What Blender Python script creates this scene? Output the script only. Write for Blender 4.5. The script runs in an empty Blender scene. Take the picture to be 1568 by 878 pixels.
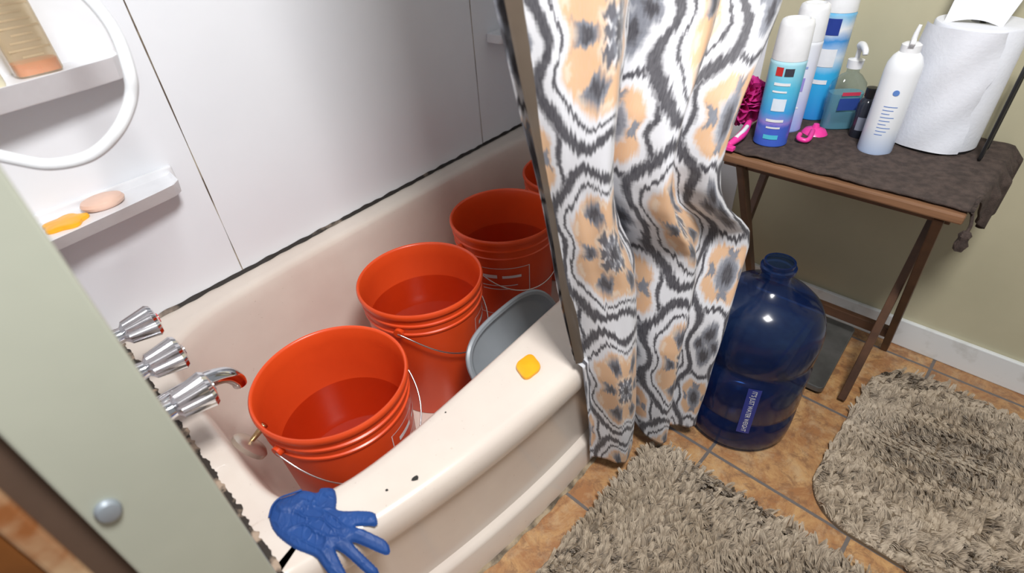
import bpy, bmesh, math, random
import numpy as np
from mathutils import Vector, Matrix, noise
random.seed(3); np.random.seed(3)
sc = bpy.context.scene
sc.view_settings.view_transform = 'Standard'
COL = sc.collection

# ------------------------------------------------------------ helpers
def link(ob, parent=None):
    COL.objects.link(ob)
    if parent is not None:
        ob.parent = parent
        ob.matrix_parent_inverse = Matrix.Translation(-Vector(parent.location))
    return ob
def empty(name, loc=(0,0,0)):
    e = bpy.data.objects.new(name, None); e.location = loc; e.empty_display_size = .05
    COL.objects.link(e); return e
def mobj(name, verts, faces, mat=None, parent=None, smooth=False, mtx=None, recalc=True):
    me = bpy.data.meshes.new(name)
    me.from_pydata([tuple(v) for v in verts], [], faces)
    if recalc:
        bm = bmesh.new(); bm.from_mesh(me); bmesh.ops.recalc_face_normals(bm, faces=bm.faces); bm.to_mesh(me); bm.free()
    if smooth: me.polygons.foreach_set('use_smooth', [True]*len(me.polygons))
    if mat: me.materials.append(mat)
    ob = bpy.data.objects.new(name, me)
    if mtx is not None: me.transform(mtx)
    return link(ob, parent)
def autosmooth(ob, ang=40):
    me = ob.data
    me.polygons.foreach_set('use_smooth', [True]*len(me.polygons))
    bm = bmesh.new(); bm.from_mesh(me)
    for e in bm.edges:
        e.smooth = not (len(e.link_faces)==2 and e.calc_face_angle(0) > math.radians(ang))
    bm.to_mesh(me); bm.free()
def bevel(ob, w=.003, seg=2):
    m = ob.modifiers.new('bevel','BEVEL'); m.width=w; m.segments=seg; m.limit_method='ANGLE'; m.angle_limit=math.radians(35)
    return ob
def prism(name, outline, z0, z1, mat, parent=None, bev=0, mtx=None):
    n=len(outline)
    v=[(x,y,z0) for x,y in outline]+[(x,y,z1) for x,y in outline]
    f=[list(range(n))[::-1], list(range(n,2*n))]+[[i,(i+1)%n,n+(i+1)%n,n+i] for i in range(n)]
    ob=mobj(name,v,f,mat,parent,mtx=mtx)
    if bev: bevel(ob,bev)
    return ob
def box(name,x0,x1,y0,y1,z0,z1,mat,parent=None,bev=0):
    return prism(name,[(x0,y0),(x1,y0),(x1,y1),(x0,y1)],z0,z1,mat,parent,bev)
def beam(name,p,q,w,t,mat,parent=None,bev=.002):
    p=Vector(p);q=Vector(q);d=(q-p);L=d.length;d.normalize()
    side=Vector((0,1,0)) if abs(d.y)<.8 else Vector((0,0,1))
    s=d.cross(side).normalized(); u=s.cross(d).normalized()
    v=[]
    for a in (p,q):
        for i,j in ((-1,-1),(1,-1),(1,1),(-1,1)): v.append(a+s*(w/2*i)+u*(t/2*j))
    f=[[0,1,2,3],[7,6,5,4]]+[[i,(i+1)%4,4+(i+1)%4,4+i] for i in range(4)]
    ob=mobj(name,v,f,mat,parent); bevel(ob,bev); return ob
def lathe(name, prof, loc, mat, parent=None, seg=64, mtx=None, mod=None, ang=40):
    v=[];f=[];n=len(prof)
    for i,(r,z) in enumerate(prof):
        for k in range(seg):
            a=2*math.pi*k/seg
            rr=r*(mod(a,z) if mod else 1)
            v.append((rr*math.cos(a),rr*math.sin(a),z))
    for i in range(n-1):
        for k in range(seg):
            k2=(k+1)%seg
            f.append([i*seg+k,i*seg+k2,(i+1)*seg+k2,(i+1)*seg+k])
    if prof[0][0]>1e-5: f.append([k for k in range(seg)][::-1])
    if prof[-1][0]>1e-5: f.append([(n-1)*seg+k for k in range(seg)])
    M=Matrix.Translation(Vector(loc))
    if mtx is not None: M=M@mtx
    ob=mobj(name,v,f,mat,parent,mtx=M)
    bm=bmesh.new();bm.from_mesh(ob.data);bmesh.ops.remove_doubles(bm,verts=bm.verts,dist=1e-6);bmesh.ops.recalc_face_normals(bm,faces=bm.faces);bm.to_mesh(ob.data);bm.free()
    autosmooth(ob,ang)
    return ob
def smooth_path(pts, n=8):
    P=[Vector(p) for p in pts]; out=[]
    for i in range(len(P)-1):
        p0=P[max(i-1,0)];p1=P[i];p2=P[i+1];p3=P[min(i+2,len(P)-1)]
        for k in range(n):
            t=k/n
            out.append(.5*((2*p1)+(-p0+p2)*t+(2*p0-5*p1+4*p2-p3)*t*t+(-p0+3*p1-3*p2+p3)*t**3))
    out.append(P[-1]); return out
def tube(name, pts, r, mat, parent=None, seg=12, sm=True, n=8):
    P=smooth_path(pts,n) if sm else [Vector(p) for p in pts]
    m=len(P); R=(lambda t:r) if not callable(r) else r
    v=[];f=[]; up=None
    for i,p in enumerate(P):
        d=(P[min(i+1,m-1)]-P[max(i-1,0)]).normalized()
        if up is None: up=d.orthogonal().normalized()
        up=(up-d*up.dot(d)).normalized(); s=d.cross(up)
        rr=R(i/(m-1))
        for k in range(seg):
            a=2*math.pi*k/seg; v.append(p+up*(rr*math.cos(a))+s*(rr*math.sin(a)))
    for i in range(m-1):
        for k in range(seg):
            k2=(k+1)%seg; f.append([i*seg+k,i*seg+k2,(i+1)*seg+k2,(i+1)*seg+k])
    f.append(list(range(seg))[::-1]); f.append([(m-1)*seg+k for k in range(seg)])
    ob=mobj(name,v,f,mat,parent,smooth=True); return ob

# ------------------------------------------------------------ materials
class E:
    def __init__(s,nt,sock): s.nt=nt; s.s=sock
    def __add__(a,b): return mth(a.nt,'ADD',a,b)
    __radd__=__add__
    def __sub__(a,b): return mth(a.nt,'SUBTRACT',a,b)
    def __rsub__(a,b): return mth(a.nt,'SUBTRACT',b,a)
    def __mul__(a,b): return mth(a.nt,'MULTIPLY',a,b)
    __rmul__=__mul__
    def __truediv__(a,b): return mth(a.nt,'DIVIDE',a,b)
def mth(nt,op,*args):
    n=nt.nodes.new('ShaderNodeMath'); n.operation=op
    for i,a in enumerate(args):
        if isinstance(a,E): nt.links.new(a.s,n.inputs[i])
        else: n.inputs[i].default_value=a
    return E(nt,n.outputs[0])
def newmat(name):
    m=bpy.data.materials.new(name); m.use_nodes=True; nt=m.node_tree
    b=nt.nodes['Principled BSDF']; return m,nt,b
def rgba(c): return (c[0],c[1],c[2],1)
def mixc(nt,fac,a,b):
    n=nt.nodes.new('ShaderNodeMix'); n.data_type='RGBA'
    for idx,x in ((0,fac),(6,a),(7,b)):
        s=n.inputs[idx]
        if isinstance(x,E): nt.links.new(x.s,s)
        elif idx==0: s.default_value=x
        else: s.default_value=rgba(x)
    return E(nt,n.outputs[2])
def objco(nt,kind='Object'):
    return nt.nodes.new('ShaderNodeTexCoord').outputs[kind]
def nz(nt,scale,detail=4,vec=None,rough=.55,dist=0):
    n=nt.nodes.new('ShaderNodeTexNoise'); n.inputs['Scale'].default_value=scale; n.inputs['Detail'].default_value=detail
    n.inputs['Roughness'].default_value=rough; n.inputs['Distortion'].default_value=dist
    nt.links.new(vec if vec is not None else objco(nt), n.inputs['Vector'])
    return E(nt,n.outputs['Fac'])
def ramp01(nt,e,a,b):
    n=nt.nodes.new('ShaderNodeMapRange'); nt.links.new(e.s,n.inputs[0]); n.inputs[1].default_value=a; n.inputs[2].default_value=b
    return E(nt,n.outputs[0])
def bump(nt,b,e,strength=.2,dist=.002):
    n=nt.nodes.new('ShaderNodeBump'); n.inputs['Strength'].default_value=strength; n.inputs['Distance'].default_value=dist
    nt.links.new(e.s,n.inputs['Height']); nt.links.new(n.outputs[0],b.inputs['Normal'])
def pm(name,c,rough=.5,metal=0,c2=None,scale=20,lo=.35,hi=.65,bmp=0,bscale=None,bdist=.001,coat=0):
    m,nt,b=newmat(name)
    b.inputs['Roughness'].default_value=rough; b.inputs['Metallic'].default_value=metal
    if c2 is None: c2=tuple(x*.9 for x in c)
    e=ramp01(nt,nz(nt,scale),lo,hi)
    nt.links.new(mixc(nt,e,c,c2).s,b.inputs['Base Color'])
    if bmp: bump(nt,b,nz(nt,bscale or scale*3),bmp,bdist)
    if coat: b.inputs['Coat Weight'].default_value=coat
    return m
def thinglass(name,tint,ior=1.5,rough=.05,body=None,bodyw=0):
    m,nt,b=newmat(name)
    out=nt.nodes['Material Output']
    tr=nt.nodes.new('ShaderNodeBsdfTransparent'); 
    e=ramp01(nt,nz(nt,8),.3,.7)
    nt.links.new(mixc(nt,e,tint,tuple(x*.92 for x in tint)).s,tr.inputs[0])
    gl=nt.nodes.new('ShaderNodeBsdfGlossy'); gl.inputs['Roughness'].default_value=rough
    fr=nt.nodes.new('ShaderNodeFresnel')
    g=nt.nodes.new('ShaderNodeNewGeometry'); bf=E(nt,g.outputs['Backfacing'])
    nt.links.new((bf*(1/ior-ior)+ior).s,fr.inputs[0])
    base=tr.outputs[0]
    if body:
        b.inputs['Base Color'].default_value=rgba(body); b.inputs['Roughness'].default_value=.35
        m2=nt.nodes.new('ShaderNodeMixShader'); m2.inputs[0].default_value=bodyw
        nt.links.new(tr.outputs[0],m2.inputs[1]); nt.links.new(b.outputs[0],m2.inputs[2]); base=m2.outputs[0]
    else: nt.nodes.remove(b)
    mx=nt.nodes.new('ShaderNodeMixShader')
    nt.links.new(fr.outputs[0],mx.inputs[0]); nt.links.new(base,mx.inputs[1]); nt.links.new(gl.outputs[0],mx.inputs[2])
    nt.links.new(mx.outputs[0],out.inputs[0])
    return m

M_surround=pm('surround_panel',(.84,.86,.90),.25,c2=(.81,.83,.87),scale=3,bmp=.04,bscale=6,bdist=.004)
M_paint=pm('olive_wall_paint',(.55,.51,.355),.55,c2=(.50,.465,.32),scale=4,bmp=.15,bscale=60,bdist=.001)
M_jamb=pm('pale_green_paint',(.45,.47,.39),.4,c2=(.40,.42,.35),scale=4,bmp=.1,bscale=30)
M_white=pm('white_trim_paint',(.78,.80,.80),.35,c2=(.55,.55,.52),scale=14,lo=.55,hi=.75)
M_shelf=pm('white_plastic',(.86,.87,.9),.25,scale=8)
m,nt,b=newmat('almond_enamel'); M_tub=m
e=ramp01(nt,nz(nt,5),.35,.65); c=mixc(nt,e,(.76,.68,.60),(.71,.62,.55))
sp=nt.nodes.new('ShaderNodeSeparateXYZ'); nt.links.new(objco(nt),sp.inputs[0])
rust=ramp01(nt,nz(nt,16,8,None,.75),.60,.72)*ramp01(nt,E(nt,sp.outputs[0]),.16,.0)
c=mixc(nt,rust*.6,c,(.36,.22,.13))
c=mixc(nt,ramp01(nt,nz(nt,130,2),.73,.76)*.3,c,(.35,.25,.18))
c=mixc(nt,ramp01(nt,nz(nt,3,6),.5,.75)*.35,c,(.62,.50,.42))
nt.links.new(c.s,b.inputs['Base Color']); b.inputs['Roughness'].default_value=.24; b.inputs['Coat Weight'].default_value=.2
bump(nt,b,nz(nt,10),.03,.003)
M_black=pm('black_chip',(.02,.018,.015),.7)
def grime(name,c,dark,scale,lo,hi):
    return pm(name,c,.7,c2=dark,scale=scale,lo=lo,hi=hi,bmp=.5,bscale=80,bdist=.002)
M_caulk=grime('mildewed_caulk',(.42,.33,.26),(.02,.015,.012),9,.30,.44)
M_seam=grime('seam_grime',(.42,.36,.27),(.10,.07,.05),9,.4,.55)
M_chrome=pm('chrome',(.82,.82,.84),.08,1,c2=(.7,.7,.72),scale=30)
M_satin=pm('satin_nickel',(.62,.56,.48),.35,.8)
M_brass=pm('brass',(.65,.5,.28),.25,1)
M_steel=pm('zinc_wire',(.7,.7,.72),.25,1)
M_dullzinc=pm('dull_zinc',(.30,.34,.38),.5,.3)
M_orange=pm('orange_plastic',(.78,.080,.014),.32,c2=(.71,.068,.012),scale=6)
M_yellow=pm('yellow_gel',(.95,.47,.01),.3,c2=(.9,.40,.01))
M_pinksoap=pm('pink_soap',(.85,.58,.46),.4)
M_grayp=pm('gray_plastic',(.23,.255,.28),.35,c2=(.26,.285,.31),scale=7)
M_wood=pm('dark_wood',(.13,.06,.03),.45,c2=(.06,.03,.018),scale=12,bmp=.2)
M_doorwood=pm('orange_wood',(.25,.085,.018),.35,c2=(.05,.02,.008),scale=3,lo=.35,hi=.6)
M_towel=pm('brown_terry',(.095,.066,.055),.95,c2=(.048,.033,.028),scale=60,bmp=1,bscale=500,bdist=.003)
M_pink=pm('hot_pink_plastic',(.9,.05,.35),.3)
M_magenta=pm('magenta_mesh',(.80,.06,.38),.5,c2=(.55,.02,.22),scale=60)
M_paper=pm('paper_towel',(.78,.80,.86),.9,c2=(.75,.77,.83),scale=30,bmp=.4,bscale=140,bdist=.0015)
M_blackwire=pm('black_wire',(.015,.015,.016),.35)
M_glove=pm('blue_nitrile',(.010,.065,.26),.55,c2=(.008,.05,.21),scale=15,bmp=.35,bscale=70,bdist=.002)
M_whitepl=pm('glossy_white',(.85,.86,.88),.25)
M_hose=pm('white_vinyl_hose',(.78,.80,.82),.3)
M_scale=pm('brushed_metal_dark',(.24,.24,.23),.3,.6,c2=(.13,.13,.125),scale=10)
M_liner=pm('brown_liner',(.10,.075,.055),.5)

m,nt,b=newmat('tray_wood'); M_tray=m
co=objco(nt); mp=nt.nodes.new('ShaderNodeMapping'); nt.links.new(co,mp.inputs[0]); mp.inputs['Scale'].default_value=(60,4,60)
e=ramp01(nt,nz(nt,1,6,mp.outputs[0]),.3,.7); nt.links.new(mixc(nt,e,(.28,.145,.075),(.12,.055,.028)).s,b.inputs['Base Color']); b.inputs['Roughness'].default_value=.45

def fr(e): return mth(e.nt,'FRACT',e)
m,nt,b=newmat('terracotta_tile'); M_tile=m
sx=nt.nodes.new('ShaderNodeSeparateXYZ'); nt.links.new(objco(nt),sx.inputs[0])
P=.3235
fx=(E(nt,sx.outputs[0])-.885)/P+50; fy=(E(nt,sx.outputs[1])+.06)/P+50
dx=mth(nt,'ABSOLUTE',fr(fx+.5)-.5); dy=mth(nt,'ABSOLUTE',fr(fy+.5)-.5)
d=mth(nt,'MINIMUM',dx,dy)
gr=mth(nt,'LESS_THAN',d+(nz(nt,60)-.5)*.006,.012)
cx=nt.nodes.new('ShaderNodeCombineXYZ'); nt.links.new(mth(nt,'FLOOR',fx).s,cx.inputs[0]); nt.links.new(mth(nt,'FLOOR',fy).s,cx.inputs[1])
wn=nt.nodes.new('ShaderNodeTexWhiteNoise'); nt.links.new(cx.outputs[0],wn.inputs[0]); wv=E(nt,wn.outputs[0])
va=nt.nodes.new('ShaderNodeVectorMath'); va.operation='MULTIPLY_ADD'; nt.links.new(cx.outputs[0],va.inputs[0]); va.inputs[1].default_value=(3.3,7.1,0); nt.links.new(objco(nt),va.inputs[2])
n1=ramp01(nt,nz(nt,9,9,va.outputs[0],.75,1.2),.42,.60); n2=ramp01(nt,nz(nt,30,8,va.outputs[0],.8,.5),.49,.60); n3=ramp01(nt,nz(nt,20,6,va.outputs[0],.7),.5,.66)
c=mixc(nt,n1,(.36,.165,.065),(.56,.33,.14)); c=mixc(nt,n2*.75,c,(.22,.11,.055)); c=mixc(nt,n3*.5,c,(.60,.44,.26)); c=mixc(nt,wv*.3,c,(.31,.16,.085))
c=mixc(nt,gr,c,(.15,.13,.12)); nt.links.new(c.s,b.inputs['Base Color'])
b.inputs['Roughness'].default_value=.4
bump(nt,b,(1-gr)*.6+n1*.15+n2*.1,.4,.003)

# ------------------------------------------------------------ room
S=.09; Y0=1.31; X0=-.02; X1=1.59
def yb(x): return Y0+S*x
CZ=1.17
floor=box('floor',-1.2,1.75,-1.6,1.6,-.05,0,M_tile)
wall_back=prism('wall_back',[(-.2,yb(-.2)),(1.75,yb(1.75)),(1.75,1.75),(-.2,1.75)],0,2.4,M_surround)
wall_right=empty('wall_right',(X1,0,0))
box('painted_wall',X1,1.75,-1.6,.62,0,2.4,M_paint,wall_right)
box('surround_end_panel',X1-.002,1.75,.60,yb(X1)+.02,0,2.4,M_surround,wall_right)
box('baseboard_right',X1-.014,X1,-1.6,.55,0,.088,M_white,None,.003)
wall_left=empty('wall_left',(-.06,.9,0))
box('surround_panel',-.06,X0,.52,1.5,0,2.4,M_surround,wall_left)
box('stud_wall',-.10,-.06,.52,1.5,0,2.4,M_jamb,wall_left)
trim1=box('trim_1',-.10,.001,.492,.52,0,2.4,M_jamb,None,.003)
seams=empty('trim_2',(.32,1.3,1))
for sxx in (.313,1.265):
    v=[];f=[]
    for i in range(60):
        z=.38+i*2/59; w=.0011+.0012*noise.noise(Vector((sxx*9,z*9,0)))
        v+= [(sxx-w,yb(sxx-w)-.001,z),(sxx+w,yb(sxx+w)-.001,z)]
        if i: f.append([2*i-2,2*i-1,2*i+1,2*i])
    mobj('seam',v,f,M_seam,seams)

door=empty('door_1',(-.5,.52,0))
box('door_slab',-.9,-.150,.510,.545,0,2.05,M_doorwood,door,.004)
box('door_stile',-.150,-.128,.505,.545,0,2.05,pm('chipped_edge',(.50,.34,.20),.5,c2=(.28,.10,.03),scale=9,lo=.4,hi=.55),door,.004)
box('door_gap_shade',-.128,-.102,.512,.545,0,2.05,pm('painted_gap_shade',(.10,.06,.04),.7),door)  # solid dark-coloured strip standing in for the shaded gap beside the door
lathe('strike_bumper',[(0,-.002),(.010,-.002),(.011,.003),(.009,.007),(.006,.008),(0,.008)],(-.082,.492,.71),M_dullzinc,trim1,24,Matrix.Rotation(math.radians(90),4,'X')@Matrix.Diagonal((1,1.25,1,1)))

# ------------------------------------------------------------ tub
RZ=.375
tub=empty('bathtub',(.78,.9,0))
def wf(u): return .775+.135*max(0,1-((u-.76)/.80)**2)
cu,cw=.78,.405
XT=X1-.004
def outer(th):
    dx,dw=math.cos(th),math.sin(th)
    best=9;front=False
    if dx>1e-9: best=min(best,(XT-cu)/dx)
    if dx<-1e-9: best=min(best,(X0+.001-cu)/dx)
    if dw<-1e-9: best=min(best,(.001-cw)/dw)
    if dw>1e-9:
        lo,hi=0,best
        g=lambda r:(cw+r*dw)-wf(cu+r*dx)
        if g(hi)>0:
            for _ in range(40):
                mid=(lo+hi)/2
                if g(mid)>0: hi=mid
                else: lo=mid
            best=lo;front=True
    return cu+best*dx, cw+best*dw, front
def inner(th,a,b,n=7):
    c,s=abs(math.cos(th)),abs(math.sin(th))
    r=((c/a)**n+(s/b)**n)**(-1/n)
    return cu+r*math.cos(th),cw+r*math.sin(th)
ths=list(np.linspace(0,2*math.pi,288,endpoint=False))
for (u,w) in ((X0,0),(XT,0),(X0,wf(X0)),(XT,wf(XT))):
    ths.append(math.atan2(w-cw,u-cu)%(2*math.pi))
ths=sorted(ths); N=len(ths)
rings=[]
def addouter(off,z):
    R=[]
    for th in ths:
        u,w,fr_=outer(th)
        if fr_: w=w+off
        R.append((u,w,z))
    rings.append(R)
def addinner(a,b,z,n=7):
    rings.append([(*inner(th,a,b,n),z) for th in ths])
for off,z in ((-.002,0),(-.002,.085),(-.005,.094),(-.012,.098),(-.02,.104),(-.02,.285),(-.016,.298),(-.004,.306),(0,.315),(.002,.34),(-.001,.358),(-.008,.369),(-.02,.3745),(-.03,RZ)): addouter(off,z)
addinner(.755,.357,RZ,8)
addinner(.740,.345,.3735); addinner(.732,.338,.369); addinner(.727,.333,.358); addinner(.722,.328,.33)
addinner(.712,.316,.20); addinner(.700,.304,.10); addinner(.685,.288,.05); addinner(.66,.265,.024,6); addinner(.60,.22,.018,5); addinner(.3,.1,.016,3)
v=[];f=[]
for R in rings:
    for (u,w,z) in R: v.append((u,yb(u)-w,z))
for i in range(len(rings)-1):
    for k in range(N):
        k2=(k+1)%N; f.append([i*N+k,i*N+k2,(i+1)*N+k2,(i+1)*N+k])
f.append([(len(rings)-1)*N+k for k in range(N)])
tb=mobj('tub_shell',v,f,M_tub,tub); autosmooth(tb,50)
v=[];f=[];n=300
for i in range(n):
    x=X0+(X1-X0)*i/(n-1); h=.007+.004*noise.noise(Vector((x*30,0,0))); dpt=.007+.006*noise.noise(Vector((x*25,3,0)))
    v+=[(x,yb(x)-.0008,RZ+h+.002),(x,yb(x)-dpt*.5,RZ+h*.8),(x,yb(x)-dpt,RZ+.0008)]
    if i:
        a=3*i-3;f+=[[a,a+1,a+4,a+3],[a+1,a+2,a+5,a+4]]
mobj('caulk_back',v,f,M_caulk,tub,True)
M_caulk2=grime('mildewed_caulk_side',(.40,.30,.22),(.03,.022,.016),26,.38,.50)
v=[];f=[]
for i in range(n):
    y=.53+.78*i/(n-1); w=.026+.011*noise.noise(Vector((y*40,5,0)))+.004*noise.noise(Vector((y*120,5,0))); 
    v+=[(X0,y,RZ+.008),(X0+w*.6,y,RZ+.004),(X0+w+.004,y,RZ+.0008)]
    if i:
        a=3*i-3;f+=[[a,a+1,a+4,a+3],[a+1,a+2,a+5,a+4]]
mobj('caulk_side',v,f,M_caulk2,tub,True)
v=[];f=[]
for i in range(n):
    x=.02+(XT-.03)*i/(n-1); y=yb(x)-wf(x)+.002; w=.008+.006*noise.noise(Vector((x*25,8,0)))
    v+=[(x,y,.006+.004*noise.noise(Vector((x*40,1,0)))),(x,y-w*.4,.004),(x,y-w,.0006)]
    if i:
        a=3*i-3;f+=[[a,a+1,a+4,a+3],[a+1,a+2,a+5,a+4]]
mobj('caulk_floor',v,f,grime('floor_caulk',(.40,.31,.2),(.10,.075,.05),22,.42,.6),tub,True)
def chip(x,y,z,r,sx=1):
    pts=[]
    for k in range(9):
        a=k*2*math.pi/9; rr_=r*(.7+.5*random.random())
        pts.append((x+rr_*math.cos(a)*sx,y+rr_*math.sin(a),z))
    mobj('chip',pts,[list(range(9))],M_black,tub)
chip(.235,.512,RZ+.0006,.005,sx=1.5); chip(.19,.53,RZ+.0006,.0025); chip(.36,.58,RZ+.0008,.0018)
R90=Matrix.Rotation(math.radians(90),4,'Y')
lathe('overflow_plate',[(0,-.006),(.036,-.006),(.037,.003),(.031,.009),(.012,.012),(0,.013)],(.082,.860,.305),M_satin,tub,40,Matrix.Rotation(math.radians(60),4,'Y'))
tube('overflow_lever',[(.088,.860,.314),(.104,.856,.326),(.122,.854,.338)],lambda t:.0045+.003*t,M_brass,tub)

# ------------------------------------------------------------ faucet
fau=empty('tub_faucet',(X0,.9,.55))
M_red=pm('red_index',(.7,.03,.05),.2)
for i,(yy,zz) in enumerate(((1.02,.555),(.90,.55),(.775,.55))):
    lathe(f'escutcheon_{i+1}',[(.031,0),(.031,.003),(.026,.010),(.016,.018),(.014,.03),(.014,.034),(0,.034)],(X0,yy,zz),M_chrome,fau,40,R90)
    fl=lambda a,z:1+.09*math.cos(8*a)*(1 if .004<z<.06 else 0)
    lathe(f'handle_{i+1}',[(0,0),(.013,0),(.0165,.004),(.021,.008),(.0275,.045),(.029,.052),(.025,.058),(.017,.0605),(0,.061)],(X0+.03,yy,zz),M_chrome,fau,96,R90,fl,30)
    lathe(f'index_{i+1}',[(0,0),(.009,0),(.009,.002),(0,.0025)],(X0+.0905,yy,zz),M_red if i==0 else M_chrome,fau,24,R90)
tube('spout',[(X0,.90,.465),(.03,.90,.468),(.075,.90,.468),(.108,.90,.457),(.122,.90,.435),(.123,.90,.42)],lambda t:.019-.006*t,M_chrome,fau,20)
lathe('spout_flange',[(.03,0),(.03,.004),(.02,.012),(0,.012)],(X0,.90,.465),M_chrome,fau,40,R90)

# ------------------------------------------------------------ shelves
def corner_shelf(name,ztop,L,dL,dR,th=.035,flip=False,xx0=X0):
    sg=-1 if flip else 1
    pts=[(0,0),(L,0),(L-.004,dR*.8),(L-.02,dR)]
    n=10
    for i in range(1,n+1):
        t=i/n; pts.append(((L-.02)*(1-t), dR+(dL-dR)*t**.8))
    outl=[]
    for u,w in pts:
        x=xx0+sg*u; outl.append((x,yb(x)-w))
    sh=prism(name,outl,ztop-th,ztop,M_shelf,None)
    bm=bmesh.new();bm.from_mesh(sh.data)
    top=[fc for fc in bm.faces if fc.normal.z>.9]
    bmesh.ops.inset_region(bm,faces=top,thickness=.010,depth=0)
    top=[fc for fc in bm.faces if fc.normal.z>.9 and len(fc.verts)>6]
    for fc in top:
        for vv in fc.verts: vv.co.z-=.006
    for vv in [vv for vv in bm.verts if vv.co.z<ztop-th+.001]: vv.co.y+= (yb(vv.co.x)-vv.co.y)*.25
    bm.to_mesh(sh.data);bm.free()
    bevel(sh,.003,3)
    return sh
corner_shelf('soap_shelf',.69,.275,.125,.085)
corner_shelf('soap_shelf',.945,.275,.135,.085,.045)
corner_shelf('soap_shelf',.745,.255,.14,.09,.03,True,X1-.004)
def wallplate(name,x0,x1,z0,z1,th):
    v=[(x0,z0),(x1,z0),(x1,z1),(x0,z1)]
    vv=[(x,yb(x)+.001,z) for x,z in v]+[(x,yb(x)-th,z) for x,z in v]
    ff=[[0,1,2,3],[7,6,5,4]]+[[i,(i+1)%4,4+(i+1)%4,4+i] for i in range(4)]
    o=mobj(name,vv,ff,M_shelf,seams); bevel(o,.005,3)
wallplate('moulded_panel',X0,.262,.92,1.35,.014)
wallplate('moulded_panel_low',X0,.262,.655,.70,.008)

lathe('soap_bar',[(0,0),(.028,0),(.034,.004),(.036,.010),(.033,.016),(.025,.019),(0,.020)],(.11,1.275,.6842),M_pinksoap,None,40,Matrix.Diagonal((1.1,.85,1,1)))
def gel(name,x,y,z,r,sx=1,lob=5,rot=0,am=.08):
    return lathe(name,[(0,0),(r,0),(r*1.04,.003),(r,.007),(r*.8,.009),(0,.0095)],(x,y,z),M_yellow,None,60,Matrix.Rotation(rot,4,'Z')@Matrix.Diagonal((sx,1,1,1)),lambda a,zz:1+am*math.cos(lob*a))
gel('yellow_soap_sliver',.037,1.25,.6842,.028,1.25,5,0,.12)
gel('yellow_soap_sliver',.545,.540,RZ,.022,1.35,4,.6)

M_amber=thinglass('amber_plastic',(.93,.86,.72),body=(.80,.68,.50),bodyw=.3)
def flatbottle(name,loc,w,d,h,mat,liq=None,cap=None,rot=0,lab=False):
    e=empty(name,loc)
    Mx=Matrix.Rotation(rot,4,'Z')@Matrix.Diagonal((1,d/w,1,1))
    prof=[(0,0),(w*.46,0),(w*.5,.005),(w*.5,h*.75),(w*.45,h*.85),(w*.25,h*.92),(w*.2,h)]
    sq=lambda a,z:(abs(math.cos(a))**4+abs(math.sin(a))**4)**(-.25)
    lathe('body',prof,loc,mat,e,48,Mx,sq)
    if liq: lathe('contents',[(0,.003),(w*.46,.003),(w*.47,h*.13),(0,h*.13)],loc,liq,e,48,Mx,sq)
    if cap: lathe('cap',[(0,0),(w*.24,0),(w*.24,.02),(0,.022)],(loc[0],loc[1],loc[2]+h),cap,e,32)
    if lab:
        ax=Vector((math.cos(rot),math.sin(rot),0)); nn=Vector((ax.y,-ax.x,0))
        Mt=pm('faint_text',(.55,.42,.26),.5)
        for i in range(9):
            z=.03+.011*i; wd=w*(.22+.1*((i*5)%3)); c_=Vector(loc)+nn*(d/2+.0008)
            mobj('text_line',[c_-ax*wd+Vector((0,0,z)),c_+ax*wd+Vector((0,0,z)),c_+ax*wd+Vector((0,0,z+.003)),c_-ax*wd+Vector((0,0,z+.003))],[[0,1,2,3]],Mt,e)
    return e
flatbottle('shampoo_bottle',(.125,1.265,.9392),.07,.04,.17,M_amber,pm('orange_liquid',(.85,.25,.04),.2),M_whitepl,.1,True)
flatbottle('lotion_bottle',(.045,1.225,.9392),.05,.04,.12,pm('cream_plastic',(.75,.70,.52),.35),None,M_whitepl,.2)

tube('shower_hose',[(.03,1.20,1.34),(.12,1.12,1.20),(.185,1.04,1.09),(.199,.975,1.035),(.188,.93,.985),(.174,.93,.946),(.139,.925,.911),(.097,.9375,.886),(.052,.952,.885),(.019,.962,.902),(X0,.975,.93)],.0085,M_hose,None,14,n=12)

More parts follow.
